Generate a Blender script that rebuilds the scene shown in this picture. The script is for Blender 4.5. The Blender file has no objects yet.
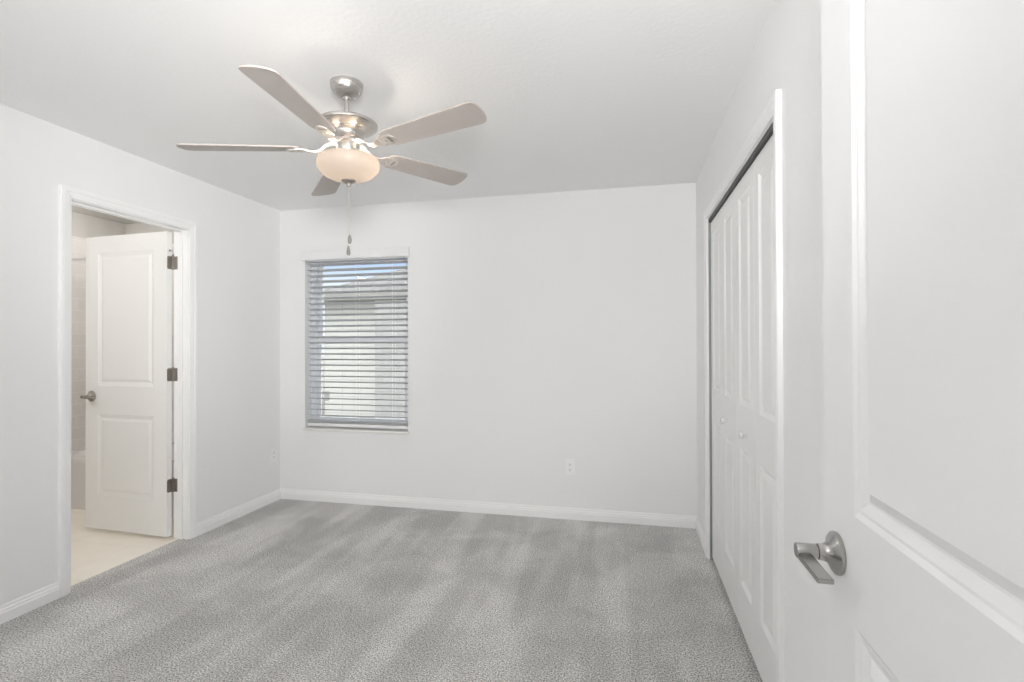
import bpy, bmesh, math, random
from mathutils import Vector, Matrix
S = bpy.context.scene
COL = S.collection
rnd = random.Random(4)
PI = math.pi
def R(d): return math.radians(d)

# ---------------------------------------------------------------- camera
F_PX, YAW, PITCH, ROLL, CAM_H = 511.34, 12.61, 0.343, -0.171, 1.301
cam = bpy.data.cameras.new('camera'); cam.sensor_width = 36.0; cam.lens = F_PX / 1024 * 36
cam.clip_start = 0.02; cam.clip_end = 300
camo = bpy.data.objects.new('camera', cam); COL.objects.link(camo)
y_, p_, r_ = R(YAW), R(PITCH), R(ROLL)
fw = Vector((-math.sin(y_) * math.cos(p_), math.cos(y_) * math.cos(p_), math.sin(p_)))
rt = Vector((math.cos(y_), math.sin(y_), 0)); up = rt.cross(fw)
rt2 = rt * math.cos(r_) + up * math.sin(r_); up2 = rt2.cross(fw)
camo.matrix_world = Matrix(((rt2.x, up2.x, -fw.x, 0), (rt2.y, up2.y, -fw.y, 0), (rt2.z, up2.z, -fw.z, CAM_H), (0, 0, 0, 1)))
S.camera = camo

# ---------------------------------------------------------------- colour management
vs = S.view_settings
vs.view_transform = 'Standard'; vs.look = 'None'; vs.gamma = 1.0; vs.exposure = 0.03; vs.use_curve_mapping = False
S.cycles.max_bounces = 14; S.cycles.diffuse_bounces = 10; S.cycles.glossy_bounces = 6
S.cycles.transparent_max_bounces = 24; S.cycles.transmission_bounces = 8
S.cycles.use_denoising = True
S.cycles.sample_clamp_indirect = 8.0

# ---------------------------------------------------------------- sky: bright cloud behind the house front, a blue gap over the neighbour
w = bpy.data.worlds.new('sky'); S.world = w; w.use_nodes = True
nt = w.node_tree; nt.nodes.clear()
def N(nt, t, **k):
    n = nt.nodes.new(t)
    for a, b in k.items(): setattr(n, a, b)
    return n
out = N(nt, 'ShaderNodeOutputWorld'); bg = N(nt, 'ShaderNodeBackground'); tc = N(nt, 'ShaderNodeTexCoord')
sep = N(nt, 'ShaderNodeSeparateXYZ'); nt.links.new(tc.outputs['Generated'], sep.inputs[0])
ramp = N(nt, 'ShaderNodeValToRGB'); cr = ramp.color_ramp
cr.elements[0].position = 0.0; cr.elements[0].color = (.93, .96, 1.0, 1)
cr.elements[1].position = 0.5; cr.elements[1].color = (.36, .55, .95, 1)
for pos, c in ((.105, (.92, .95, 1.0)), (.14, (.62, .76, .98)), (.185, (.33, .50, .86))):
    e = cr.elements.new(pos); e.color = (*c, 1)
noi = N(nt, 'ShaderNodeTexNoise'); noi.inputs['Scale'].default_value = 3.0; noi.inputs['Detail'].default_value = 4
nt.links.new(tc.outputs['Generated'], noi.inputs['Vector'])
addn = N(nt, 'ShaderNodeMath', operation='MULTIPLY_ADD'); nt.links.new(noi.outputs['Fac'], addn.inputs[0])
addn.inputs[1].default_value = .03; nt.links.new(sep.outputs['Z'], addn.inputs[2])
sub = N(nt, 'ShaderNodeMath', operation='SUBTRACT'); nt.links.new(addn.outputs[0], sub.inputs[0]); sub.inputs[1].default_value = .015
nt.links.new(sub.outputs[0], ramp.inputs['Fac'])
mr = N(nt, 'ShaderNodeMapRange', interpolation_type='SMOOTHSTEP'); nt.links.new(sep.outputs['Y'], mr.inputs['Value'])
mr.inputs['From Min'].default_value = .35; mr.inputs['From Max'].default_value = -.15
mix = N(nt, 'ShaderNodeMix', data_type='RGBA'); nt.links.new(mr.outputs['Result'], mix.inputs['Factor'])
nt.links.new(ramp.outputs['Color'], mix.inputs['A']); mix.inputs['B'].default_value = (1.0, .985, .965, 1)
st = N(nt, 'ShaderNodeMapRange'); nt.links.new(mr.outputs['Result'], st.inputs['Value'])
SKY_FRONT, SKY_BACK = 1.15, .65
st.inputs['To Min'].default_value = SKY_FRONT; st.inputs['To Max'].default_value = SKY_BACK
hi = N(nt, 'ShaderNodeMapRange', interpolation_type='SMOOTHSTEP'); nt.links.new(sep.outputs['Z'], hi.inputs['Value'])   # thin bright cloud overhead
hi.inputs['From Min'].default_value = .28; hi.inputs['From Max'].default_value = .55; hi.inputs['To Min'].default_value = 0; hi.inputs['To Max'].default_value = 2.8
sm = N(nt, 'ShaderNodeMath', operation='ADD'); nt.links.new(st.outputs['Result'], sm.inputs[0]); nt.links.new(hi.outputs['Result'], sm.inputs[1])
mix2 = N(nt, 'ShaderNodeMix', data_type='RGBA'); hm = N(nt, 'ShaderNodeMath', operation='MULTIPLY'); nt.links.new(hi.outputs['Result'], hm.inputs[0]); hm.inputs[1].default_value = 1 / 2.8
nt.links.new(hm.outputs[0], mix2.inputs['Factor']); nt.links.new(mix.outputs['Result'], mix2.inputs['A']); mix2.inputs['B'].default_value = (1, .99, .97, 1)
nt.links.new(mix2.outputs['Result'], bg.inputs['Color']); nt.links.new(sm.outputs[0], bg.inputs['Strength'])
nt.links.new(bg.outputs[0], out.inputs[0])

def lamp(name, loc, power, color, radius, typ='POINT', **kw):
    l = bpy.data.lights.new(name, typ); l.energy = power; l.color = color
    if typ == 'POINT': l.shadow_soft_size = radius
    for a, b in kw.items(): setattr(l, a, b)
    o = bpy.data.objects.new(name, l); o.location = loc; COL.objects.link(o); return o
sun = bpy.data.lights.new('sun', 'SUN'); sun.energy = 3.6; sun.angle = R(1.0); sun.color = (1, .96, .90)
suno = bpy.data.objects.new('sun', sun); COL.objects.link(suno)
suno.rotation_euler = Vector((.62, .60, 1.05)).to_track_quat('Z', 'Y').to_euler()
fl = lamp('flash_fill_light', (.04, -.04, 1.67), 112, (1, 1, .995), .1, 'SPOT', spot_size=R(100), spot_blend=.7, shadow_soft_size=.18)
fl.rotation_euler = (R(100), 0, R(22))
left_fill = lamp('flash_fill_light', (.02, -.04, 1.67), 135, (1, 1, .995), .1, 'SPOT', spot_size=R(46), spot_blend=1.0, shadow_soft_size=.18)  # second spot added at the flash to brighten the left wall
left_fill.rotation_euler = (R(96), 0, R(38))
up_l = lamp('bounce_fill_light', (-1.4, -.45, 1.75), 29, (1, 1, .995), .1, 'AREA', shape='DISK', size=.5)  # added fill lamp aimed up behind the view, evens out the room
up_l.rotation_euler = (PI, 0, 0)
lamp('bathroom_lamp_light', (-3.5, 1.5, 2.3), 15, (1, .99, .98), .12)
lamp('tub_fill_light', (-4.05, 3.0, 2.3), 11, (1, .985, .965), .1)  # unseen extra lamp added to brighten the tub tile

# ---------------------------------------------------------------- materials
MAT = {}
def mat(name, color, rough=.5, metal=0., spec=.5, bump=None, build=None):
    m = bpy.data.materials.new(name); m.use_nodes = True; t = m.node_tree
    b = t.nodes['Principled BSDF']
    b.inputs['Base Color'].default_value = (*color, 1); b.inputs['Roughness'].default_value = rough
    b.inputs['Metallic'].default_value = metal; b.inputs['Specular IOR Level'].default_value = spec
    if bump:
        scale, dist, strength, detail = bump
        c = N(t, 'ShaderNodeTexCoord'); n = N(t, 'ShaderNodeTexNoise')
        n.inputs['Scale'].default_value = scale; n.inputs['Detail'].default_value = detail
        t.links.new(c.outputs['Object'], n.inputs['Vector'])
        bp = N(t, 'ShaderNodeBump'); bp.inputs['Distance'].default_value = dist; bp.inputs['Strength'].default_value = strength
        t.links.new(n.outputs['Fac'], bp.inputs['Height']); t.links.new(bp.outputs['Normal'], b.inputs['Normal'])
    if build: build(t, b)
    MAT[name] = m; return m
mat('wall_paint', (.86, .86, .86), .75, spec=.25, bump=(95, .0012, .35, 3))
mat('ceiling_paint', (.89, .89, .89), .85, spec=.2, bump=(55, .003, .5, 4))
mat('trim_paint', (.90, .90, .90), .38, spec=.45)
mat('door_paint', (.87, .87, .865), .36, spec=.45, bump=(140, .0006, .15, 2))
mat('entry_door_paint', (.85, .85, .85), .34, spec=.45, bump=(140, .0006, .15, 2))
mat('blind_plastic', (.84, .845, .85), .4)
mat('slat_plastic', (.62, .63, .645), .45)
mat('vinyl_frame', (.82, .84, .88), .35)
mat('outlet_plastic', (.90, .90, .895), .3)
mat('dark_slot', (.03, .03, .03), .6)
mat('marble_sill', (.85, .84, .81), .25, bump=(30, .0005, .1, 3))
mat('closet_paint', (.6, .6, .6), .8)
mat('gap_shade_strip', (.30, .30, .30), .7)
mat('track_metal', (.10, .10, .10), .5, metal=.6)
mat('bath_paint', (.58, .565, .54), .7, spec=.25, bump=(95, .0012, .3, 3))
mat('tub_enamel', (.78, .765, .75), .2)
mat('chrome', (.75, .75, .76), .12, metal=1.)
mat('hinge_metal', (.33, .30, .275), .5, metal=1., bump=(60, .0005, .4, 3))
mat('dark_nickel', (.42, .39, .36), .32, metal=1.)
mat('door_knob_white', (.80, .80, .80), .25)
mat('fob_wood', (.20, .185, .17), .5)
mat('chain_metal', (.62, .60, .56), .35, metal=.7)
def brushed(t, b, lo=.16, hi=.32):
    c = N(t, 'ShaderNodeTexCoord'); mp = N(t, 'ShaderNodeMapping'); mp.inputs['Scale'].default_value = (8, 8, 500)
    n = N(t, 'ShaderNodeTexNoise'); n.inputs['Scale'].default_value = 1.0; n.inputs['Detail'].default_value = 2
    t.links.new(c.outputs['Object'], mp.inputs['Vector']); t.links.new(mp.outputs[0], n.inputs['Vector'])
    m_ = N(t, 'ShaderNodeMapRange'); m_.inputs['To Min'].default_value = lo; m_.inputs['To Max'].default_value = hi
    t.links.new(n.outputs['Fac'], m_.inputs['Value']); t.links.new(m_.outputs['Result'], b.inputs['Roughness'])
mat('brushed_nickel', (.60, .575, .55), .3, metal=1., build=lambda t, b: brushed(t, b, .22, .36))
mat('iron_finish', (.70, .655, .61), .48, metal=.75)
mat('handle_nickel', (.43, .42, .41), .22, metal=1., build=brushed)
def blade_grain(t, b):
    c = N(t, 'ShaderNodeTexCoord'); n = N(t, 'ShaderNodeTexNoise'); n.inputs['Scale'].default_value = 12; n.inputs['Detail'].default_value = 3
    t.links.new(c.outputs['Object'], n.inputs['Vector'])
    r = N(t, 'ShaderNodeValToRGB'); r.color_ramp.elements[0].color = (.45, .40, .37, 1); r.color_ramp.elements[1].color = (.50, .455, .425, 1)
    t.links.new(n.outputs['Fac'], r.inputs['Fac']); t.links.new(r.outputs[0], b.inputs['Base Color'])
mat('blade_finish', (.5, .45, .42), .42, spec=.5, build=blade_grain)

def carpet(t, b):
    c = N(t, 'ShaderNodeTexCoord')
    def noise(scale, detail, rot=0, sc=(1, 1, 1), rough=.5, dist=0):
        mp = N(t, 'ShaderNodeMapping'); mp.inputs['Rotation'].default_value = (0, 0, rot); mp.inputs['Scale'].default_value = sc
        t.links.new(c.outputs['Object'], mp.inputs['Vector'])
        n = N(t, 'ShaderNodeTexNoise'); n.inputs['Scale'].default_value = scale; n.inputs['Detail'].default_value = detail
        n.inputs['Roughness'].default_value = rough; n.inputs['Distortion'].default_value = dist
        t.links.new(mp.outputs[0], n.inputs['Vector']); return n.outputs['Fac']
    def rng(v, a0, a1, b0, b1, interp='SMOOTHSTEP'):
        m = N(t, 'ShaderNodeMapRange', interpolation_type=interp)
        m.inputs['From Min'].default_value = a0; m.inputs['From Max'].default_value = a1
        m.inputs['To Min'].default_value = b0; m.inputs['To Max'].default_value = b1
        t.links.new(v, m.inputs['Value']); return m.outputs['Result']
    def mth(op, a, d):
        m = N(t, 'ShaderNodeMath', operation=op)
        for i, x in enumerate((a, d)):
            if isinstance(x, (int, float)): m.inputs[i].default_value = x
            else: t.links.new(x, m.inputs[i])
        return m.outputs[0]
    streak = rng(noise(1.0, 2.0, R(-11), (4.4, .55, 1), .5, .35), .41, .59, .89, 1.07)     # vacuum tracks
    blotch = rng(noise(2.6, 4.0, 0, (1, 1, 1), .6, .4),   .36, .64, .90, 1.08)                # trodden pile
    tuft = rng(noise(150, 3.0, 0, (1, 1, 1), .7), .34, .66, .22, 1.78, 'LINEAR')          # tufts
    v = mth('MULTIPLY', mth('MULTIPLY', streak, blotch), tuft)
    colr = N(t, 'ShaderNodeMix', data_type='RGBA', blend_type='MULTIPLY'); colr.inputs['Factor'].default_value = 1
    cv = N(t, 'ShaderNodeCombineColor')
    for i in range(3): t.links.new(v, cv.inputs[i])
    colr.inputs['A'].default_value = (.61, .598, .587, 1); t.links.new(cv.outputs[0], colr.inputs['B'])
    t.links.new(colr.outputs['Result'], b.inputs['Base Color'])
    bp = N(t, 'ShaderNodeBump'); bp.inputs['Distance'].default_value = .010; bp.inputs['Strength'].default_value = .7
    t.links.new(noise(120, 4.0, 0, (1, 1, 1), .75), bp.inputs['Height']); t.links.new(bp.outputs['Normal'], b.inputs['Normal'])
mat('carpet', (.4, .39, .38), .95, spec=.1, build=carpet)

def tiles(w_, h_, c1, c2, mortar, msize, axis='xz', offset=.5):
    def f(t, b):
        c = N(t, 'ShaderNodeTexCoord'); s = N(t, 'ShaderNodeSeparateXYZ'); k = N(t, 'ShaderNodeCombineXYZ')
        t.links.new(c.outputs['Object'], s.inputs[0])
        t.links.new(s.outputs[axis[0].upper()], k.inputs[0]); t.links.new(s.outputs[axis[1].upper()], k.inputs[1])
        br = N(t, 'ShaderNodeTexBrick', offset=offset)
        br.inputs['Scale'].default_value = 1; br.inputs['Brick Width'].default_value = w_; br.inputs['Row Height'].default_value = h_
        br.inputs['Mortar Size'].default_value = msize; br.inputs['Color1'].default_value = (*c1, 1); br.inputs['Color2'].default_value = (*c2, 1)
        br.inputs['Mortar'].default_value = (*mortar, 1)
        t.links.new(k.outputs[0], br.inputs['Vector'])
        n = N(t, 'ShaderNodeTexNoise'); n.inputs['Scale'].default_value = 9; n.inputs['Detail'].default_value = 4
        t.links.new(c.outputs['Object'], n.inputs['Vector'])
        mx = N(t, 'ShaderNodeMix', data_type='RGBA', blend_type='MULTIPLY'); mx.inputs['Factor'].default_value = .25
        t.links.new(br.outputs['Color'], mx.inputs['A']); t.links.new(n.outputs['Color'], mx.inputs['B'])
        hs = N(t, 'ShaderNodeMapRange'); t.links.new(n.outputs['Fac'], hs.inputs['Value']); hs.inputs['To Min'].default_value = .75; hs.inputs['To Max'].default_value = 1.15
        cb = N(t, 'ShaderNodeCombineColor')
        for i in range(3): t.links.new(hs.outputs['Result'], cb.inputs[i])
        t.links.new(cb.outputs[0], mx.inputs['B'])
        t.links.new(mx.outputs['Result'], b.inputs['Base Color'])
        bp = N(t, 'ShaderNodeBump', invert=True); bp.inputs['Distance'].default_value = .002; bp.inputs['Strength'].default_value = .5
        t.links.new(br.outputs['Fac'], bp.inputs['Height']); t.links.new(bp.outputs['Normal'], b.inputs['Normal'])
    return f
mat('tub_tile_side', (.6, .6, .6), .3, build=tiles(.30, .10, (.74, .715, .69), (.71, .685, .66), (.78, .765, .745), .004, 'xz'))
mat('tub_tile_end', (.6, .6, .6), .3, build=tiles(.30, .10, (.74, .715, .69), (.71, .685, .66), (.78, .765, .745), .004, 'yz'))
mat('bath_floor_tile', (.7, .6, .5), .35, build=tiles(.45, .45, (.96, .91, .82), (.95, .895, .805), (.90, .84, .75), .003, 'xy', 0))
mat('roof_shingle', (.3, .3, .3), .9, build=tiles(.35, .16, (.15, .15, .155), (.20, .20, .205), (.11, .11, .115), .012, 'xz'))
mat('siding', (.74, .73, .70), .7, build=tiles(6.0, .18, (.74, .74, .725), (.74, .74, .725), (.58, .58, .57), .008, 'xz'))
mat('stone_veneer', (.35, .35, .35), .85, build=tiles(.38, .16, (.50, .50, .51), (.56, .56, .57), (.46, .46, .46), .012, 'xz'))
mat('fascia', (.40, .39, .38), .6)
mat('soffit', (.36, .36, .36), .7)
mat('grass', (.20, .195, .18), .95, bump=(60, .02, .6, 5))
mat('concrete', (.50, .50, .49), .9, bump=(40, .004, .4, 5))

def glass_mat():
    m = bpy.data.materials.new('pane_glass'); m.use_nodes = True; t = m.node_tree; t.nodes.clear()
    o = N(t, 'ShaderNodeOutputMaterial'); tr = N(t, 'ShaderNodeBsdfTransparent'); gl = N(t, 'ShaderNodeBsdfGlossy')
    tr.inputs['Color'].default_value = (.95, .97, .97, 1); gl.inputs['Roughness'].default_value = .02
    fr = N(t, 'ShaderNodeFresnel'); fr.inputs['IOR'].default_value = 1.45; mx = N(t, 'ShaderNodeMixShader')
    t.links.new(fr.outputs[0], mx.inputs['Fac']); t.links.new(tr.outputs[0], mx.inputs[1]); t.links.new(gl.outputs[0], mx.inputs[2])
    t.links.new(mx.outputs[0], o.inputs['Surface']); MAT['pane_glass'] = m
glass_mat()
def film_mat():
    m = bpy.data.materials.new('label_film'); m.use_nodes = True; t = m.node_tree; t.nodes.clear()
    o = N(t, 'ShaderNodeOutputMaterial'); tr = N(t, 'ShaderNodeBsdfTransparent'); df = N(t, 'ShaderNodeBsdfDiffuse'); df.inputs['Color'].default_value = (.8, .8, .8, 1)
    mx = N(t, 'ShaderNodeMixShader'); mx.inputs['Fac'].default_value = .45
    t.links.new(tr.outputs[0], mx.inputs[1]); t.links.new(df.outputs[0], mx.inputs[2]); t.links.new(mx.outputs[0], o.inputs['Surface']); MAT['label_film'] = m
film_mat()
def bowl_mat():
    m = bpy.data.materials.new('frosted_glass'); m.use_nodes = True; t = m.node_tree; t.nodes.clear()
    o = N(t, 'ShaderNodeOutputMaterial'); tl = N(t, 'ShaderNodeBsdfTranslucent'); df = N(t, 'ShaderNodeBsdfPrincipled')
    tl.inputs['Color'].default_value = (.21, .178, .150, 1)
    df.inputs['Base Color'].default_value = (.62, .55, .49, 1); df.inputs['Roughness'].default_value = .35
    mx = N(t, 'ShaderNodeMixShader'); mx.inputs['Fac'].default_value = .5
    t.links.new(tl.outputs[0], mx.inputs[1]); t.links.new(df.outputs[0], mx.inputs[2]); t.links.new(mx.outputs[0], o.inputs['Surface'])
    MAT['frosted_glass'] = m
bowl_mat()

# ---------------------------------------------------------------- mesh helpers
def obj(name, bm, material, parent=None, smooth=False, loc=None, normals=True):
    if normals: bmesh.ops.recalc_face_normals(bm, faces=bm.faces)
    me = bpy.data.meshes.new(name); bm.to_mesh(me); bm.free()
    o = bpy.data.objects.new(name, me); COL.objects.link(o)
    me.materials.append(MAT[material])
    if smooth:
        for p in me.polygons: p.use_smooth = True
        me.set_sharp_from_angle(angle=R(38))
    if parent: o.parent = parent
    if loc: o.location = loc
    return o
def tag(o, label=None, cat=None, group=None, kind=None):
    if label: o['label'] = label
    if cat: o['category'] = cat
    if group: o['group'] = group
    if kind: o['kind'] = kind
    return o
def empty(name, loc, label, cat, kind=None, group=None, rz=0):
    o = bpy.data.objects.new(name, None); COL.objects.link(o); o.location = loc; o.rotation_euler = (0, 0, rz)
    o.empty_display_size = .05
    return tag(o, label, cat, group, kind)
def box(bm, a, b, bevel=0):
    x0, y0, z0 = (min(a[i], b[i]) for i in range(3)); x1, y1, z1 = (max(a[i], b[i]) for i in range(3))
    vv = [bm.verts.new(c) for c in ((x0, y0, z0), (x1, y0, z0), (x1, y1, z0), (x0, y1, z0), (x0, y0, z1), (x1, y0, z1), (x1, y1, z1), (x0, y1, z1))]
    fs = [bm.faces.new([vv[i] for i in q]) for q in ((0, 3, 2, 1), (4, 5, 6, 7), (0, 1, 5, 4), (1, 2, 6, 5), (2, 3, 7, 6), (3, 0, 4, 7))]
    if bevel:
        es = list({e for f in fs for e in f.edges})
        bmesh.ops.bevel(bm, geom=es, offset=bevel, segments=2, profile=.5, affect='EDGES')
    return bm
def BM(): return bmesh.new()
def lathe(bm, prof, seg=48, M=None, cap0=False, cap1=False):
    M = M or Matrix.Identity(4); rings = []
    for r, z in prof:
        if r < 1e-6: rings.append([bm.verts.new(M @ Vector((0, 0, z)))])
        else: rings.append([bm.verts.new(M @ Vector((r * math.cos(2 * PI * i / seg), r * math.sin(2 * PI * i / seg), z))) for i in range(seg)])
    for A, B in zip(rings, rings[1:]):
        for i in range(seg):
            j = (i + 1) % seg
            if len(A) == 1 and len(B) == 1: continue
            if len(A) == 1: bm.faces.new((A[0], B[j], B[i]))
            elif len(B) == 1: bm.faces.new((A[i], A[j], B[0]))
            else: bm.faces.new((A[i], A[j], B[j], B[i]))
    if cap0 and len(rings[0]) > 1: bm.faces.new(rings[0][::-1])
    if cap1 and len(rings[-1]) > 1: bm.faces.new(rings[-1])
    return bm
def tube(bm, pts, r, seg=12):
    pts = [Vector(p) for p in pts]; rings = []
    for i, p in enumerate(pts):
        d = (pts[min(i + 1, len(pts) - 1)] - pts[max(i - 1, 0)]).normalized()
        a = d.orthogonal().normalized() if i == 0 else (a - d * a.dot(d)).normalized()
        b = d.cross(a); rr = r[i] if isinstance(r, (list, tuple)) else r
        rings.append([bm.verts.new(p + (a * math.cos(2 * PI * k / seg) + b * math.sin(2 * PI * k / seg)) * rr) for k in range(seg)])
    for A, B in zip(rings, rings[1:]):
        for k in range(seg): bm.faces.new((A[k], A[(k + 1) % seg], B[(k + 1) % seg], B[k]))
    bm.faces.new(rings[0][::-1]); bm.faces.new(rings[-1]); return bm
def prism(bm, poly, M, depth, bevel=0):
    """poly: 2D points, extruded along local z by depth, placed by matrix M"""
    A = [bm.verts.new(M @ Vector((x, y, 0))) for x, y in poly]; B = [bm.verts.new(M @ Vector((x, y, depth))) for x, y in poly]
    f = [bm.faces.new(A[::-1]), bm.faces.new(B)]
    n = len(poly)
    for i in range(n): f.append(bm.faces.new((A[i], A[(i + 1) % n], B[(i + 1) % n], B[i])))
    if bevel:
        es = [e for e in set(f[0].edges) | set(f[1].edges)]
        bmesh.ops.bevel(bm, geom=es, offset=bevel, segments=2, profile=.5, affect='EDGES')
    return bm
def wall_mesh(u0, u1, z0, z1, holes, t0, t1, axis):
    """wall in the (u,z) plane from t0 to t1 along the other axis; axis 'x': u is x, 'y': u is y"""
    bm = BM(); us = sorted({u0, u1, *[h[0] for h in holes], *[h[1] for h in holes]}); zs = sorted({z0, z1, *[h[2] for h in holes], *[h[3] for h in holes]})
    def P(u, t, z): return (u, t, z) if axis == 'x' else (t, u, z)
    def solid(i, j):
        if not (0 <= i < len(us) - 1 and 0 <= j < len(zs) - 1): return False
        uc, zc = (us[i] + us[i + 1]) / 2, (zs[j] + zs[j + 1]) / 2
        return not any(h[0] < uc < h[1] and h[2] < zc < h[3] for h in holes)
    def q(*pts): bm.faces.new([bm.verts.new(p) for p in pts])
    for i in range(len(us) - 1):
        for j in range(len(zs) - 1):
            if not solid(i, j): continue
            a, b, c, d = us[i], us[i + 1], zs[j], zs[j + 1]
            for t in (t0, t1): q(P(a, t, c), P(b, t, c), P(b, t, d), P(a, t, d))
            if not solid(i - 1, j): q(P(a, t0, c), P(a, t1, c), P(a, t1, d), P(a, t0, d))
            if not solid(i + 1, j): q(P(b, t0, c), P(b, t1, c), P(b, t1, d), P(b, t0, d))
            if not solid(i, j - 1): q(P(a, t0, c), P(b, t0, c), P(b, t1, c), P(a, t1, c))
            if not solid(i, j + 1): q(P(a, t0, d), P(b, t0, d), P(b, t1, d), P(a, t1, d))
    bmesh.ops.remove_doubles(bm, verts=bm.verts, dist=1e-5); return bm
def rrect(x0, x1, y0, y1, r, n=5):
    pts = []
    for cx_, cy_, a0 in ((x1 - r, y1 - r, 0), (x0 + r, y1 - r, 90), (x0 + r, y0 + r, 180), (x1 - r, y0 + r, 270)):
        for k in range(n + 1): a = R(a0 + 90 * k / n); pts.append((cx_ + r * math.cos(a), cy_ + r * math.sin(a)))
    return pts
CASING = [(0, 0), (0, .009), (.004, .011), (.010, .011), (.013, .013), (.030, .0145), (.034, .018), (.052, .018), (.057, .0155), (.057, 0)]
def casing(s0, s1, ztop, place, z0=0):
    """mitred U-shaped casing round an opening; place(s, z, t) gives the world point, t = distance off the wall"""
    bm = BM(); rows = []
    for w_, t in CASING:
        rows.append([bm.verts.new(place(*p, t)) for p in ((s0 - w_, z0), (s0 - w_, ztop + w_), (s1 + w_, ztop + w_), (s1 + w_, z0))])
    n = len(rows)
    for i in range(n):
        A, B = rows[i], rows[(i + 1) % n]
        for k in range(3): bm.faces.new((A[k], A[k + 1], B[k + 1], B[k]))
    bm.faces.new([r[0] for r in rows]); bm.faces.new([r[3] for r in rows][::-1]); return bm
BASE = [(0, 0), (.016, 0), (.016, .048), (.0125, .054), (.0125, .062), (.0075, .067), (.0065, .077), (.003, .083), (0, .083)]
def baseboard(a, b, nrm):
    """a, b: ends on the wall line (x, y); nrm: unit vector into the room"""
    bm = BM(); ra = [bm.verts.new((a[0] + nrm[0] * t, a[1] + nrm[1] * t, z)) for t, z in BASE]; rb = [bm.verts.new((b[0] + nrm[0] * t, b[1] + nrm[1] * t, z)) for t, z in BASE]
    n = len(BASE)
    for i in range(n): bm.faces.new((ra[i], ra[(i + 1) % n], rb[(i + 1) % n], rb[i]))
    bm.faces.new(ra[::-1]); bm.faces.new(rb); return bm
def panel_door(w_, h, t, panels, rings, faces=('front', 'back')):
    """moulded door leaf: x 0..w, z 0..h, front at y = 0 (facing -y), back at y = t; panels = (x0, x1, z0, z1 shoulder, rise)"""
    bm = BM()
    xs0, xs1 = panels[0][0], panels[0][1]; ps = sorted(panels, key=lambda p: p[2])
    def loop(p, d, y):
        x0, x1, z0, z1, rise = p; pts = [(x0 + d, z0 + d), (x1 - d, z0 + d)]
        n = 12 if rise else 1
        if rise:
            c = (x1 - x0) / 2; rad = (c * c + rise * rise) / (2 * rise); zc = z1 + rise - rad; xc = (x0 + x1) / 2
        for k in range(n + 1):
            x = (x1 - d) + (x0 - x1 + 2 * d) * k / n
            z = zc + math.sqrt(max((rad - d) ** 2 - (x - xc) ** 2, 0)) if rise else z1 - d
            pts.append((x, z))
        return [bm.verts.new((x, y, z)) for x, z in pts]
    for side in faces:
        y0 = 0 if side == 'front' else t; s = 1 if side == 'front' else -1
        def q(x0, x1, z0, z1): bm.faces.new([bm.verts.new(c) for c in ((x0, y0, z0), (x1, y0, z0), (x1, y0, z1), (x0, y0, z1))])
        q(0, xs0, 0, h); q(xs1, w_, 0, h); zprev = 0
        for p in ps:
            q(xs0, xs1, zprev, p[2])
            top = p[3]
            if p[4]:
                lp = loop(p, 0, y0)[2:]
                vs_ = [bm.verts.new((xs0, y0, p[3] + p[4] + .004)), bm.verts.new((xs1, y0, p[3] + p[4] + .004))]
                bm.faces.new([vs_[1]] + lp + [vs_[0]]); top = p[3] + p[4] + .004
            zprev = top
            prev = None
            for d, dep in rings:
                cur = loop(p, d, y0 + s * dep)
                if prev:
                    for i in range(len(cur)): bm.faces.new((prev[i], prev[(i + 1) % len(cur)], cur[(i + 1) % len(cur)], cur[i]))
                prev = cur
            bm.faces.new(prev)
        q(xs0, xs1, zprev, h)
    if len(faces) == 1: bm.faces.new([bm.verts.new(c) for c in ((0, t, 0), (w_, t, 0), (w_, t, h), (0, t, h))])
    for a, b in (((0, 0), (w_, 0)), ((w_, 0), (w_, h)), ((w_, h), (0, h)), ((0, h), (0, 0))):
        bm.faces.new([bm.verts.new(c) for c in ((a[0], 0, a[1]), (b[0], 0, b[1]), (b[0], t, b[1]), (a[0], t, a[1]))])
    bmesh.ops.remove_doubles(bm, verts=bm.verts, dist=1e-5); return bm

# ---------------------------------------------------------------- room dimensions
XL, XR, YB, H = -2.870, 0.485, 3.811, 2.44
YF = -1.30
WT = .115                                   # stud wall
BX = XL - WT                                # bathroom face of the left wall
DB0, DB1, DBH = 2.133, 2.874, 2.075         # bathroom doorway between jambs
CL0, CL1, CLH = 1.835, 3.268, 2.050         # closet doorway
WX0, WX1, WZ0, WZ1 = -2.634, -1.706, .603, 2.045

# floor, ceiling, walls
bm = BM(); box(bm, (BX + .05, YF, -.05), (XR + .3, YB, 0))
tag(obj('floor', bm, 'carpet'), 'grey cut-pile carpet with vacuum tracks over the bedroom floor', 'floor', kind='structure')
bm = BM(); box(bm, (XL - WT, YF, H), (XR + WT, YB + .2, H + .12))
tag(obj('ceiling', bm, 'ceiling_paint'), 'white textured ceiling above the ceiling fan', 'ceiling', kind='structure')
J = .019
tag(obj('wall_left', wall_mesh(YF, YB, -.05, H, [(DB0 - J, DB1 + J, -.05, DBH + J)], BX, XL, 'y'), 'wall_paint'), 'white left wall with the doorway to the bathroom', 'wall', kind='structure')
tag(obj('wall_back', wall_mesh(BX, XR + WT, -.05, H, [(WX0, WX1, WZ0 - .02, WZ1)], YB, YB + .2, 'x'), 'wall_paint'), 'white back wall with the blind-covered window', 'wall', kind='structure')
tag(obj('wall_right', wall_mesh(YF, YB, -.05, H, [(CL0 - J, CL1 + J, -.05, CLH + J)], XR, XR + WT, 'y'), 'wall_paint'), 'white right wall around the bifold closet', 'wall', kind='structure')

bm = BM(); box(bm, (XL - WT, YF - .1, -.05), (XR + WT, YF, H))
tag(obj('wall_front', bm, 'wall_paint'), 'white wall behind the viewpoint', 'wall', kind='structure')
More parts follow.
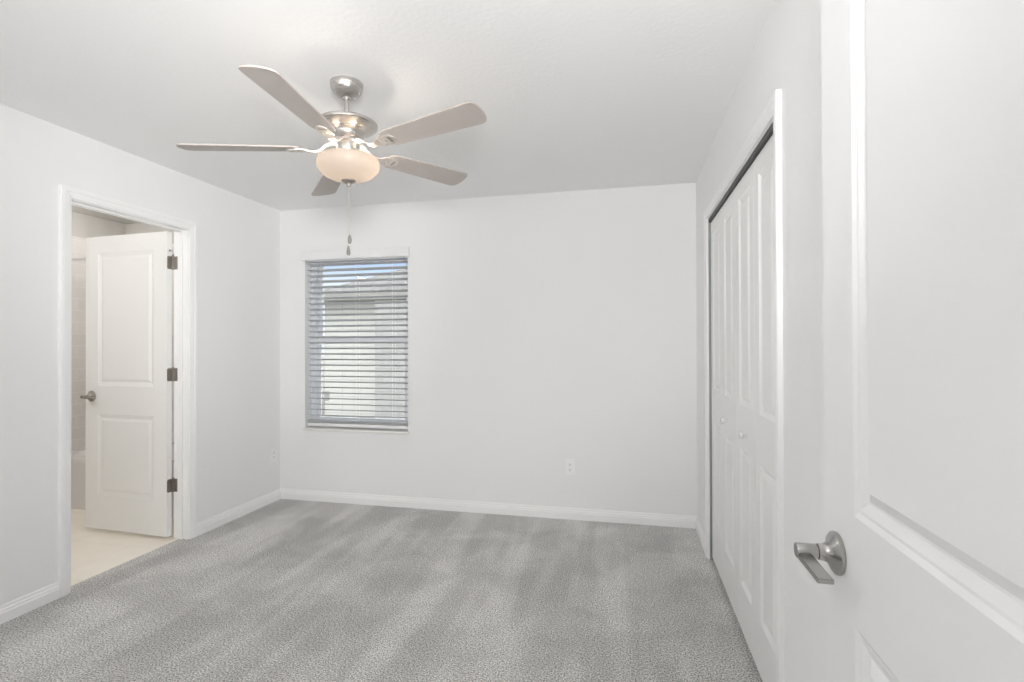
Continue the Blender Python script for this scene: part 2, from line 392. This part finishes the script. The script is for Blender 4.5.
# closet interior shell
bm = BM()
box(bm, (XR + .75, CL0 - .2, 0), (XR + .80, CL1 + .2, H)); box(bm, (XR + WT, CL0 - .25, 0), (XR + .8, CL0 - .2, H)); box(bm, (XR + WT, CL1 + .2, 0), (XR + .8, CL1 + .25, H))
box(bm, (XR + WT, CL0 - .25, H), (XR + .8, CL1 + .25, H + .05)); box(bm, (XR + .3, CL0 - .25, -.05), (XR + .8, CL1 + .25, 0))
tag(obj('wall_closet', bm, 'closet_paint'), 'plain walls inside the closet behind the bifold doors', 'wall', kind='structure')

# baseboards
def bboard(name, a, b, n, label): tag(obj(name, baseboard(a, b, n), 'trim_paint'), label, 'baseboard', kind='structure')
bboard('baseboard_back', (XL, YB), (XR, YB), (0, -1), 'white stepped baseboard along the back wall')
bboard('baseboard_left', (XL, YF), (XL, DB0 - .062), (1, 0), 'white baseboard on the left wall nearer than the bathroom doorway')
bboard('baseboard_left.001', (XL, DB1 + .062), (XL, YB), (1, 0), 'white baseboard between the bathroom doorway and back corner')
bboard('baseboard_right', (XR, CL1 + .062), (XR, YB), (-1, 0), 'short white baseboard between the closet and back corner')
bboard('baseboard_right.001', (XR, YF), (XR, CL0 - .062), (-1, 0), 'white baseboard on the right wall behind the open entry door')

# door casings and jambs
tag(obj('trim_1', casing(DB0 - .005, DB1 + .005, DBH + .005, lambda s, z, t: (XL + t, s, z)), 'trim_paint'), 'white stepped casing around the bathroom doorway', 'door casing', kind='structure')
tag(obj('trim_2', casing(CL0 - .005, CL1 + .005, CLH + .005, lambda s, z, t: (XR - t, s, z)), 'trim_paint'), 'white stepped casing around the bifold closet', 'door casing', kind='structure')
bm = BM()
box(bm, (BX, DB0 - J, 0), (XL, DB0, DBH)); box(bm, (BX, DB1, 0), (XL, DB1 + J, DBH)); box(bm, (BX, DB0 - J, DBH), (XL, DB1 + J, DBH + J))
sx0, sx1 = BX + .040, BX + .075
box(bm, (sx0, DB0, 0), (sx1, DB0 + .011, DBH), .002); box(bm, (sx0, DB1 - .011, 0), (sx1, DB1, DBH), .002); box(bm, (sx0, DB0 + .011, DBH - .011), (sx1, DB1 - .011, DBH), .002)
tag(obj('trim_3', bm, 'trim_paint'), 'white jamb with door stop lining the bathroom doorway', 'door jamb', kind='structure')
bm = BM()
box(bm, (XR, CL0 - J, 0), (XR + WT, CL0, CLH)); box(bm, (XR, CL1, 0), (XR + WT, CL1 + J, CLH)); box(bm, (XR, CL0 - J, CLH), (XR + WT, CL1 + J, CLH + J))
tag(obj('trim_4', bm, 'trim_paint'), 'white jamb lining the closet opening', 'door jamb', kind='structure')

# ---------------------------------------------------------------- window
fy0, fy1 = YB + .095, YB + .165
wroot = empty('window_1', ((WX0 + WX1) / 2, fy0, WZ0), 'white single-hung window behind the horizontal blind', 'window', 'structure')
W0 = wroot.location.copy()
def wobj(name, bm, m, parent=wroot):
    o = obj(name, bm, m); o.parent = parent
    o.matrix_parent_inverse = Matrix.Translation(-W0) if parent is wroot else Matrix.Identity(4)
    return o
bm = BM(); f = .035
box(bm, (WX0, fy0, WZ0), (WX0 + f, fy1, WZ1)); box(bm, (WX1 - f, fy0, WZ0), (WX1, fy1, WZ1))
box(bm, (WX0 + f, fy0, WZ0), (WX1 - f, fy1, WZ0 + f)); box(bm, (WX0 + f, fy0, WZ1 - f), (WX1 - f, fy1, WZ1))
wobj('window_frame', bm, 'vinyl_frame')
ZM = 1.345
def sash(name, z0, z1, y0, y1, brail, trail):
    bm = BM(); a, b, s = WX0 + f, WX1 - f, .038
    box(bm, (a, y0, z0), (a + s, y1, z1), .003); box(bm, (b - s, y0, z0), (b, y1, z1), .003)
    box(bm, (a + s, y0, z0), (b - s, y1, z0 + brail), .003); box(bm, (a + s, y0, z1 - trail), (b - s, y1, z1), .003)
    o = wobj(name, bm, 'vinyl_frame')
    bm = BM(); box(bm, (a + s, (y0 + y1) / 2 - .002, z0 + brail), (b - s, (y0 + y1) / 2 + .002, z1 - trail))
    g = obj('pane', bm, 'pane_glass'); g.parent = o
def window_label():
    bm = BM(); prism(bm, rrect(-.032, .032, -.040, .040, .012), Matrix.Translation((WX0 + .128, fy0 + .0165, .86)) @ Matrix.Rotation(PI / 2, 4, 'X'), .0008)
    return wobj('glass_label', bm, 'label_film')
sash('upper_sash', ZM - .03, WZ1 - f, fy0 + .036, fy0 + .066, .052, .03)
sash('lower_sash', WZ0 + f, ZM + .03, fy0 + .004, fy0 + .034, .045, .056)
window_label()
bm = BM(); box(bm, (WX0 - .012, YB - .016, WZ0 - .02), (WX1 + .012, fy0, WZ0), .003)
tag(obj('trim_5', bm, 'marble_sill'), 'pale marble sill under the window', 'window sill', kind='structure')

# ---------------------------------------------------------------- blind
BY = YB + .042
bl = empty('window_blind', ((WX0 + WX1) / 2, BY, WZ1), 'white horizontal faux-wood blind hanging in the window recess, slats open', 'blind')
B0 = bl.location.copy()
def bobj(name, bm, m, smooth=False):
    o = obj(name, bm, m, smooth=smooth); o.parent = bl; o.matrix_parent_inverse = Matrix.Translation(-B0); return o
bm = BM(); vx0, vx1 = WX0 - .022, WX1 + .020; vz0, vz1 = 2.004, 2.078
box(bm, (vx0, YB - .032, vz0), (vx1, YB - .022, vz1), .003)
box(bm, (vx0, YB - .022, vz0), (vx0 + .009, YB - .001, vz1)); box(bm, (vx1 - .009, YB - .022, vz0), (vx1, YB - .001, vz1))
bobj('valance', bm, 'blind_plastic')
bm = BM(); box(bm, (WX0 + .008, BY - .026, 2.0), (WX1 - .008, BY + .026, WZ1 - .002)); bobj('headrail', bm, 'blind_plastic')
bm = BM(); pitch = .0468; z = 1.972; tilt = R(-16)
sx0, sx1 = WX0 + .010, WX1 - .010
while z > .70:
    M = Matrix.Translation((0, BY, z)) @ Matrix.Rotation(tilt, 4, 'X')
    n = 6; top = []; bot = []
    for k in range(n + 1):
        u = -.025 + .05 * k / n; cz = .0022 * (1 - (u / .025) ** 2)
        top.append((u, cz + .0014)); bot.append((u, cz - .0014))
    poly = top + bot[::-1]
    A = [bm.verts.new(M @ Vector((sx0, u, v))) for u, v in poly]; B = [bm.verts.new(M @ Vector((sx1, u, v))) for u, v in poly]
    for i in range(len(poly)): bm.faces.new((A[i], A[(i + 1) % len(poly)], B[(i + 1) % len(poly)], B[i]))
    bm.faces.new(A[::-1]); bm.faces.new(B)
    z -= pitch
for k in range(4): box(bm, (sx0, BY - .025, .650 + .0062 * k), (sx1, BY + .025, .6535 + .0062 * k), .001)   # spare slats resting on the rail
bobj('slats', bm, 'slat_plastic')
bm = BM(); box(bm, (sx0, BY - .026, .618), (sx1, BY + .026, .645), .005); bobj('bottom_rail', bm, 'blind_plastic')
for x in (WX0 + .14, (WX0 + WX1) / 2, WX1 - .14):
    bm = BM()
    for y in (BY - .0275, BY + .0275): tube(bm, [(x, y, 2.0), (x, y, .63)], .0011, 6)
    bobj('ladder_cord', bm, 'blind_plastic')

# ---------------------------------------------------------------- outlets
def outlet(name, loc, rz, label):
    r = empty(name, loc, label, 'power outlet', group=None, rz=rz)
    bm = BM(); box(bm, (-.035, -.006, -.0575), (.035, 0, .0575), .0025); obj('cover_plate', bm, 'outlet_plastic', r)
    for s in (-1, 1):
        bm = BM(); poly = [(.0165 * math.cos(a) * (1 if abs(math.cos(a)) < .8 else .97), .0145 * math.sin(a)) for a in [2 * PI * k / 28 for k in range(28)]]
        prism(bm, poly, Matrix.Translation((0, -.006, s * .0195)) @ Matrix.Rotation(PI / 2, 4, 'X'), .0022)
        rc = obj('receptacle', bm, 'outlet_plastic', r)
        bm = BM()
        for dx in (-.0062, .0062): box(bm, (dx - .0011, -.0087, s * .0195 - .001), (dx + .0011, -.0081, s * .0195 + .008))
        lathe(bm, [(0, 0), (.0024, 0), (.0024, .0006), (0, .0006)], 14, Matrix.Translation((0, -.0081, s * .0195 - .007)) @ Matrix.Rotation(PI / 2, 4, 'X'))
        obj('slots', bm, 'dark_slot', rc)
    bm = BM(); lathe(bm, [(0, .002), (.003, .0012), (.0034, 0)], 14, Matrix.Translation((0, -.006, 0)) @ Matrix.Rotation(PI / 2, 4, 'X')); obj('screw', bm, 'outlet_plastic', r)
outlet('wall_outlet', (-.413, YB, .385), 0, 'white duplex outlet low on the back wall right of the window')
outlet('wall_outlet.001', (XL, 3.719, .385), R(90), 'white duplex outlet low on the left wall beside the back corner')

# ---------------------------------------------------------------- door hardware
def lever_set(parent, loc, rz, length=.108, metal='handle_nickel'):
    """lever on the face y = 0 of a door (face towards -y); lever points to local +x"""
    h = bpy.data.objects.new('lever_handle', None); COL.objects.link(h); h.parent = parent; h.location = loc; h.rotation_euler = (0, 0, rz); h.empty_display_size = .03
    Q = Matrix.Rotation(PI / 2, 4, 'X')                           # local +z -> -y
    bm = BM(); lathe(bm, [(0, 0), (.0375, 0), (.0385, .003), (.0375, .007), (.033, .0105), (.024, .014), (.0175, .019), (.0150, .026), (.0143, .034), (0, .034)], 48, Q)
    obj('rose', bm, metal, h, True)
    bm = BM(); lathe(bm, [(0, .035), (.0128, .035), (.0134, .037), (.0134, .0685), (.0124, .070), (0, .070)], 40, Q)
    obj('barrel', bm, metal, h, True)
    bm = BM()
    A = []
    for x, z1, z0 in ((-.006, -.0035, -.0128), (.030, -.0035, -.0128), (length, -.0045, -.0128)):
        A.append([bm.verts.new((x, y, zz)) for y, zz in ((-.0692, z0), (-.0445, z0), (-.0445, z1), (-.0692, z1))])
    for P, Qq in zip(A, A[1:]):
        for k in range(4): bm.faces.new((P[k], P[(k + 1) % 4], Qq[(k + 1) % 4], Qq[k]))
    bm.faces.new(A[0][::-1]); bm.faces.new(A[-1])
    bmesh.ops.recalc_face_normals(bm, faces=bm.faces)
    bmesh.ops.bevel(bm, geom=[e for e in bm.edges if len(e.link_faces) == 2 and e.calc_face_angle(0) > .5], offset=.0010, segments=2, affect='EDGES')
    obj('lever', bm, metal, h)
    return h
def hinge(parent, x, y, z, hgt=.09):
    """butt hinge, knuckle on the axis (x, y); one leaf along -x (door edge) and one along +x (jamb)"""
    hg = bpy.data.objects.new('hinge', None); COL.objects.link(hg); hg.parent = parent; hg.location = (x, y, z); hg.empty_display_size = .03
    return hg

# bathroom door: hinged on the far jamb, swung a little past square into the bathroom
PX, PY = BX - .007, DB1
DW, DH, DT = .735, 2.043, .035
broot = empty('door_1', (PX, PY, 0), 'white two-panel door standing open into the bathroom', 'door', 'structure', rz=R(-3.0))
# local frame with the door open square: leaf runs towards -x, room face towards -y
RINGS = [(0, 0), (.006, .0035), (.010, .004), (.024, .0085), (.028, .0085), (.046, .0020), (.05, .0020)]
st_, = (.115,)
bm = panel_door(DW, DH, DT, [(st_, DW - st_, .235, .80, 0), (st_, DW - st_, 1.00, 1.925, 0)], RINGS)
slab = obj('door_leaf', bm, 'door_paint', broot); slab.location = (-.003 - DW, -.042, .020)
lever_set(broot, (-.003 - DW + .062, -.042, .944), 0, .10, 'dark_nickel')
for z in (1.856, 1.102, .357):
    hg = hinge(broot, 0, 0, z)
    bm = BM(); tube(bm, [(0, 0, -.046), (0, 0, .046)], .0062, 16); tube(bm, [(0, 0, .046), (0, 0, .051)], [.0075, .005], 16); obj('knuckle', bm, 'hinge_metal', hg, True)
    bm = BM(); prism(bm, [(y, z) for y, z in rrect(-.042, .002, -.044, .044, .012)], Matrix(((0, 0, 1, -.0032), (1, 0, 0, 0), (0, 1, 0, 0), (0, 0, 0, 1))), .0026)
    for dz in (-.03, 0, .03): lathe(bm, [(.0042, 0), (.003, .0012), (0, .0014)], 12, Matrix.Translation((-.0006, -.022 + .007 * (1 if dz else -1), dz)) @ Matrix.Rotation(PI / 2, 4, 'Y'))
    obj('hinge_leaf', bm, 'hinge_metal', hg)
    bm = BM(); prism(bm, rrect(-.002, .044, -.044, .044, .012), Matrix(((1, 0, 0, 0), (0, 0, 1, -.0022), (0, 1, 0, 0), (0, 0, 0, 1))), .0026); l2 = obj('hinge_leaf', bm, 'hinge_metal', hg); l2.rotation_euler = (0, 0, R(3.0))
bm = BM(); tube(bm, [(0, -.002, 0), (-.004, -.022, 0)], .003, 12); tube(bm, [(-.004, -.020, 0), (-.0045, -.028, 0)], .007, 14)
obj('hinge_pin_stop', bm, 'hinge_metal', broot, True).location = (0, 0, 1.937)

# entry door: folded back in front of the right wall
EX, EY1, EW, ET = .374, 1.103, .90, .035
eroot = empty('door_2', (EX, EY1 - EW, 0), 'large white two-panel entry door open at the right edge beside the closet', 'door', 'structure', rz=R(-90))
# local: leaf seen from the room; local +x = world -y, local -y = world -x ; leaf occupies local x from -EW to 0
ERINGS = [(0, 0), (.009, .004), (.014, .0045), (.030, .0105), (.034, .0105), (.052, .0025), (.056, .0025)]
ST = .132
bm = panel_door(EW, 2.03, ET, [(ST, EW - ST, .235, .812, 0), (ST, EW - ST, .997, 1.90, 0)], ERINGS)
obj('door_leaf', bm, 'entry_door_paint', eroot).location = (-EW, 0, .012)
lever_set(eroot, (-EW + .064, 0, .919), 0, .108, 'handle_nickel')
bm = BM(); lathe(bm, [(0, 0), (.033, 0), (.033, .006), (.014, .016), (.013, .040), (0, .042)], 32, Matrix.Translation((-EW + .064, ET, .919)) @ Matrix.Rotation(-PI / 2, 4, 'X'))
obj('back_rose', bm, 'handle_nickel', eroot, True)

# bifold closet doors
LW = (CL1 - CL0 - .018) / 4; LH = 2.024 - .022; LT = .032; DX = XR + .012
CR = [(0, 0), (.004, .003), (.018, .0095), (.021, .0095), (.040, .0015), (.043, .0015)]
def bifold(name, y_start, knob_leaf, label):
    r = empty(name, (DX, y_start, 0), label, 'closet door', 'structure', rz=R(-90))
    s_ = .072
    for k in range(2):
        bm = panel_door(LW - .003, LH, LT, [(s_, LW - .003 - s_, .205, .815, 0), (s_, LW - .003 - s_, 1.005, 1.93, 0)], CR)
        lf = obj('door_leaf', bm, 'door_paint', r); lf.location = (k * LW + .0015, 0, .022)
        if k == knob_leaf:
            bm = BM(); lathe(bm, [(.006, 0), (.0055, .012), (.0085, .016), (.0155, .020), (.0165, .026), (.013, .031), (0, .033)], 32, Matrix.Rotation(PI / 2, 4, 'X'))
            kb = obj('knob', bm, 'door_knob_white', lf, True); kb.location = ((LW - .003) * (.62 if k == 0 else .40), 0, .888)
    return r
ymid = (CL0 + CL1) / 2
bifold('door_3', ymid + 2 * LW - .002, 1, 'far pair of white bifold closet leaves, nearer the back wall')
bifold('door_4', ymid - .003, 0, 'near pair of white bifold closet leaves, beside the entry door')
bm = BM(); box(bm, (XR + .001, CL0 + .001, CLH - .022), (XR + .042, CL1 - .001, CLH - .0005))
tag(obj('trim_6', bm, 'track_metal'), 'dark metal bifold track under the closet head jamb', 'door track', kind='structure')

bm = BM(); box(bm, (XR + .0005, CL1 - .0095, 0), (XR + .030, CL1 - .0002, CLH - .022))  # grey strip added to stand for the shade in the jamb gap
tag(obj('jamb_shade_strip', bm, 'gap_shade_strip'), 'thin grey strip painted in as gap shade down the far closet jamb', 'painted shade', kind='structure')

# ---------------------------------------------------------------- bathroom
TX0, TX1, TY0, TY1 = -4.58, BX, 3.215, 3.885
BF = 1.1
bm = BM(); box(bm, (TX0, BF, -.06), (BX + .05, TY1 + .02, -.004))
tag(obj('floor_bathroom', bm, 'bath_floor_tile'), 'warm beige tile floor inside the bathroom doorway', 'floor', kind='structure')
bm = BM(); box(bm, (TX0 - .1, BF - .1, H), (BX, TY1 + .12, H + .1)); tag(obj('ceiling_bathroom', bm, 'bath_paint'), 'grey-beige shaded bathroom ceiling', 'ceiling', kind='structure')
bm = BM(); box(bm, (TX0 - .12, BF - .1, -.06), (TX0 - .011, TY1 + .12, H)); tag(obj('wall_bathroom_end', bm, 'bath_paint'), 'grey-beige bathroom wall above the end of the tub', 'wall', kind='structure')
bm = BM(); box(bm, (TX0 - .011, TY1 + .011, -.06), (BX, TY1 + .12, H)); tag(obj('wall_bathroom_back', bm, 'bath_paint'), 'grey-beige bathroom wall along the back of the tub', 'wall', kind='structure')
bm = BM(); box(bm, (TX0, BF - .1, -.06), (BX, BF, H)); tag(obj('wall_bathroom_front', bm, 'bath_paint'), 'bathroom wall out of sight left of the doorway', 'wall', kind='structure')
bm = BM(); box(bm, (TX0 - .011, TY0 - .03, .40), (TX0, TY1, 2.23)); tag(obj('trim_7', bm, 'tub_tile_end'), 'beige tile surround on the wall at the end of the tub', 'wall tile', kind='structure')
bm = BM(); box(bm, (TX0 - .011, TY1, .40), (BX, TY1 + .011, 2.23)); tag(obj('trim_8', bm, 'tub_tile_side'), 'beige tile surround on the wall behind the tub', 'wall tile', kind='structure')
# tub
troot = empty('bathtub', ((TX0 + TX1) / 2, TY0, -.004), 'white alcove bathtub behind the open bathroom door', 'bathtub')
tx = (TX1 - TX0) / 2 - .004; td = TY1 - TY0 - .004; RH = .415
bm = BM(); rings = []
for (x0, x1, y0, y1, r, z) in ((-tx, tx, .012, td, .004, 0), (-tx, tx, .012, td, .004, .33), (-tx, tx, 0, td, .006, .365), (-tx, tx, 0, td, .008, RH - .008), (-tx + .004, tx - .004, .005, td - .004, .01, RH),
                               (-tx + .09, tx - .09, .075, td - .055, .12, RH), (-tx + .10, tx - .10, .085, td - .065, .12, RH - .012), (-tx + .16, tx - .20, .12, td - .10, .13, .16), (-tx + .22, tx - .28, .17, td - .15, .10, .12)):
    rings.append([bm.verts.new((x, y, z)) for x, y in rrect(x0, x1, y0, y1, r)])
for A, B in zip(rings, rings[1:]):
    n = len(A)
    for i in range(n): bm.faces.new((A[i], A[(i + 1) % n], B[(i + 1) % n], B[i]))
bm.faces.new(rings[-1]); bm.faces.new(rings[0][::-1])
obj('tub_shell', bm, 'tub_enamel', troot, True)
bm = BM(); tube(bm, [(tx - .55, td / 2, .121), (tx - .55, td / 2, .126)], .035, 24); obj('drain', bm, 'chrome', troot, True)
rroot = empty('shower_rod', (TX0, TY0 + .06, 2.0), 'chrome shower curtain rod above the bathtub', 'shower rod')
bm = BM(); tube(bm, [(.004, 0, 0), (TX1 - TX0 - .004, 0, 0)], .0125, 20); obj('rod', bm, 'chrome', rroot, True)
for s, x in ((1, 0), (-1, TX1 - TX0)):
    bm = BM(); lathe(bm, [(0, 0), (.034, 0), (.034, .004), (.018, .014), (.0165, .022), (0, .022)], 28, Matrix.Translation((x, 0, 0)) @ Matrix.Rotation(s * PI / 2, 4, 'Y')); obj('flange', bm, 'chrome', rroot, True)

# ---------------------------------------------------------------- ceiling fan
FX, FY = -1.187, 2.015
fan = empty('ceiling_fan', (FX, FY, H), 'brushed nickel ceiling fan with five taupe blades and a lit glass bowl', 'ceiling fan')
# everything under the ball joint hangs slightly off plumb
HANG = Matrix.Translation((0, 0, -.06)) @ Matrix.Rotation(R(-1.5), 4, 'Y') @ Matrix.Translation((0, 0, .06))
def zz(z): return z - H
def fobj(name, bm, m, parent=fan, smooth=True, hang=True):
    if hang: bmesh.ops.transform(bm, matrix=HANG, verts=bm.verts)
    return obj(name, bm, m, parent, smooth)
bm = BM(); lathe(bm, [(0, 0), (.070, 0), (.0705, -.008), (.068, -.022), (.058, -.042), (.043, -.055), (.030, -.060), (.022, -.062), (0, -.062)], 48); fobj('canopy', bm, 'brushed_nickel', hang=False)
bm = BM(); tube(bm, [(0, 0, -.055), (0, 0, zz(2.285))], .0098, 20); lathe(bm, [(.0098, -.070), (.017, -.070), (.018, -.063), (.012, -.058)], 24); fobj('downrod', bm, 'brushed_nickel')
bm = BM(); lathe(bm, [(.0098, zz(2.300)), (.020, zz(2.298)), (.022, zz(2.280)), (.060, zz(2.274)), (.118, zz(2.267)), (.1275, zz(2.262)), (.1295, zz(2.256)), (.128, zz(2.250)), (.118, zz(2.243)), (.095, zz(2.231)), (.074, zz(2.222)), (.071, zz(2.219)), (.071, zz(2.214)), (.068, zz(2.205)), (.060, zz(2.192)), (.050, zz(2.186)), (.0, zz(2.186))], 64)
fobj('motor_housing', bm, 'brushed_nickel')
bm = BM(); lathe(bm, [(0, zz(2.188)), (.058, zz(2.188)), (.059, zz(2.184)), (.059, zz(2.177)), (.050, zz(2.173)), (.050, zz(2.120)), (.044, zz(2.112)), (0, zz(2.112))], 40); fobj('switch_housing', bm, 'brushed_nickel')
bz = 2.098
bm = BM(); bp_ = [(.1255, bz + .010), (.1285, bz + .006), (.1315, bz - .004), (.1330, bz - .014), (.1305, bz - .028), (.122, bz - .043), (.106, bz - .058), (.083, bz - .070), (.056, bz - .078), (.030, bz - .082), (.006, bz - .083)]
lathe(bm, [(r, zz(z)) for r, z in bp_], 64); fobj('glass_bowl', bm, 'frosted_glass')
bz += .023
bm = BM(); lathe(bm, [(0, zz(bz - .100)), (.020, zz(bz - .104)), (.031, zz(bz - .107)), (.031, zz(bz - .110)), (.024, zz(bz - .115)), (.014, zz(bz - .117)), (.009, zz(bz - .119)), (.011, zz(bz - .125)), (.009, zz(bz - .131)), (0, zz(bz - .134))], 32); fobj('finial', bm, 'dark_nickel')
bm = BM(); tube(bm, [(0, 0, zz(2.112)), (0, 0, zz(bz - .105))], .004, 10); fobj('bowl_stem', bm, 'brushed_nickel')
for dx, dy, zl, fobp in ((.010, -.004, 1.775, 0), (-.006, .004, 1.728, 1)):
    bm = BM(); a = HANG @ Vector((dx * .5, dy * .5, zz(bz - .124)))
    n = 24
    tube(bm, [(a.x, a.y, a.z), (a.x, a.y, zz(zl))], .0011, 6)
    for k in range(60):
        zc = a.z + (zz(zl) - a.z) * (k + .5) / 60; lathe(bm, [(0, zc - .0016), (.0017, zc), (0, zc + .0016)], 6, Matrix.Translation((a.x, a.y, 0)))
    ch = obj('pull_chain', bm, 'chain_metal', fan)
    bm = BM(); zt = zz(zl)
    prof = [(0, zt + .004), (.0035, zt + .002), (.0065, zt - .006), (.0078, zt - .016), (.0076, zt - .028), (.0055, zt - .034), (0, zt - .036)] if fobp == 0 else [(0, zt + .006), (.003, zt + .003), (.0048, zt - .006), (.0072, zt - .020), (.0078, zt - .030), (.006, zt - .037), (0, zt - .039)]
    lathe(bm, prof, 24, Matrix.Translation((a.x, a.y, 0))); obj('chain_fob', bm, 'fob_wood', ch, True)
AZ0, ZBL, PIT = -12.2, 2.148, R(12)
bl_poly = []
def blade_outline():
    r0, r1, w0, w1 = .195, .665, .052, .066
    pts = [(r0, -w0 * .72), (r0 + .03, -w0)]
    pts += [(r1 - .034, -w1), (r1 - .016, -w1 + .004), (r1 - .006, -w1 + .016)]
    for k in range(1, 8): t = k / 8; pts.append((r1 - .006 + .008 * math.sin(PI * t), -w1 + .016 + (2 * w1 - .032) * t))
    pts += [(r1 - .008, w1 - .016), (r1 - .018, w1 - .004), (r1 - .036, w1), (r0 + .03, w0), (r0, w0 * .72)]
    return pts
for k in range(5):
    a = R(AZ0 + 72 * k)
    M = Matrix.Translation((0, 0, zz(ZBL))) @ Matrix.Rotation(R(-2.0), 4, 'Y') @ Matrix.Rotation(a, 4, 'Z')
    Mp = M @ Matrix.Rotation(-PIT, 4, 'X')
    bm = BM(); prism(bm, blade_outline(), Mp @ Matrix.Translation((0, 0, 0)), .0065, .0012); fobj('blade', bm, 'blade_finish', smooth=False)
    # blade iron: curved arm from the motor to a slotted plate under the blade
    bm = BM(); path = [(.050, 0, .032, .020), (.072, 0, .030, .018), (.092, 0, .018, .014), (.112, 0, .000, .012), (.132, 0, -.009, .013), (.155, 0, -.009, .018), (.175, 0, -.0050, .024)]
    rows = []
    for i, (r, _, h_, wd) in enumerate(path):
        tw = Matrix.Rotation(-PIT * min(1, i / 4), 4, 'X')
        rows.append([bm.verts.new(M @ (tw @ Vector((r, s * wd, h_ + q)))) for s, q in ((-1, -.003), (1, -.003), (1, .003), (-1, .003))])
    for A, B in zip(rows, rows[1:]):
        for i in range(4): bm.faces.new((A[i], A[(i + 1) % 4], B[(i + 1) % 4], B[i]))
    bm.faces.new(rows[0][::-1]); bm.faces.new(rows[-1])
    pl = [(.165, -.022), (.185, -.030), (.215, -.032), (.240, -.026), (.252, -.012), (.255, 0), (.252, .012), (.240, .026), (.215, .032), (.185, .030), (.165, .022)]
    prism(bm, pl, Mp @ Matrix.Translation((0, 0, -.0068)), .0062, .001)
    iron = fobj('blade_iron', bm, 'iron_finish', smooth=False)
    bm = BM(); sl = rrect(.224, .236, -.019, .019, .0055)
    prism(bm, sl, Mp @ Matrix.Translation((0, 0, -.0078)), .0012); bmesh.ops.transform(bm, matrix=HANG, verts=bm.verts); obj('slot_inset', bm, 'dark_nickel', iron)
    bm = BM()
    for sx_, sy_ in ((.195, -.018), (.195, .018), (.205, 0)): lathe(bm, [(.004, 0), (.003, -.0016), (0, -.002)], 12, Mp @ Matrix.Translation((sx_, sy_, -.0068)))
    bmesh.ops.transform(bm, matrix=HANG, verts=bm.verts); obj('screws', bm, 'dark_nickel', iron, True)
for s in (-1, 1):
    p = HANG @ Vector((s * .055, s * .02, zz(2.116)))
    lamp('fan_bulb_light', (FX + p.x, FY + p.y, H + p.z), 1.4 + .2 * s, (1, .90, .77), .022)

# ---------------------------------------------------------------- outside the window
bm = BM(); box(bm, (-60, -60, -.35), (60, 60, -.25))
tag(obj('ground', bm, 'grass'), 'bare grey ground between the houses outside the window', 'ground', kind='structure')
HX0, HX1, HY0, HY1, EZ = -6.42, 4.0, 10.0, 19.0, 2.24
house = empty('neighbor_house', (HX0, HY0, -.25), 'neighbouring pale house with a grey shingle hip roof outside the window', 'house')
Hinv = Matrix.Translation(-house.location)
def hobj(name, bm, m):
    o = obj(name, bm, m); o.parent = house; o.matrix_parent_inverse = Hinv; return o
bm = BM(); box(bm, (HX0, HY0, -.25), (HX1, HY1, EZ - .02)); hobj('wall', bm, 'siding')
bm = BM(); box(bm, (-5.10, HY0 - .25, -.25), (-3.2, HY0, EZ - .02)); hobj('stone_wall', bm, 'stone_veneer')
OH = .30
bm = BM(); x0, x1, y0, y1 = HX0 - OH, HX1 + OH, HY0 - OH, HY1 + OH; run = (y1 - y0) / 2; rise = run * .47
v = [bm.verts.new(c) for c in ((x0, y0, EZ + .13), (x1, y0, EZ + .13), (x1, y1, EZ + .13), (x0, y1, EZ + .13), (x0 + run, y0 + run, EZ + .13 + rise), (x1 - run, y0 + run, EZ + .13 + rise))]
for q in ((0, 1, 5, 4), (1, 2, 5), (2, 3, 4, 5), (3, 0, 4), (3, 2, 1, 0)): bm.faces.new([v[i] for i in q])
hobj('roof', bm, 'roof_shingle')
bm = BM()
box(bm, (x0, y0, EZ), (x1, y0 + .03, EZ + .13)); box(bm, (x0, y0, EZ), (x0 + .03, y1, EZ + .13)); box(bm, (x0, y1 - .03, EZ), (x1, y1, EZ + .13)); box(bm, (x1 - .03, y0, EZ), (x1, y1, EZ + .13))
hobj('fascia', bm, 'fascia')
bm = BM(); box(bm, (x0 + .03, y0 + .03, EZ - .01), (x1 - .03, y1 - .03, EZ + .01)); hobj('soffit', bm, 'soffit')
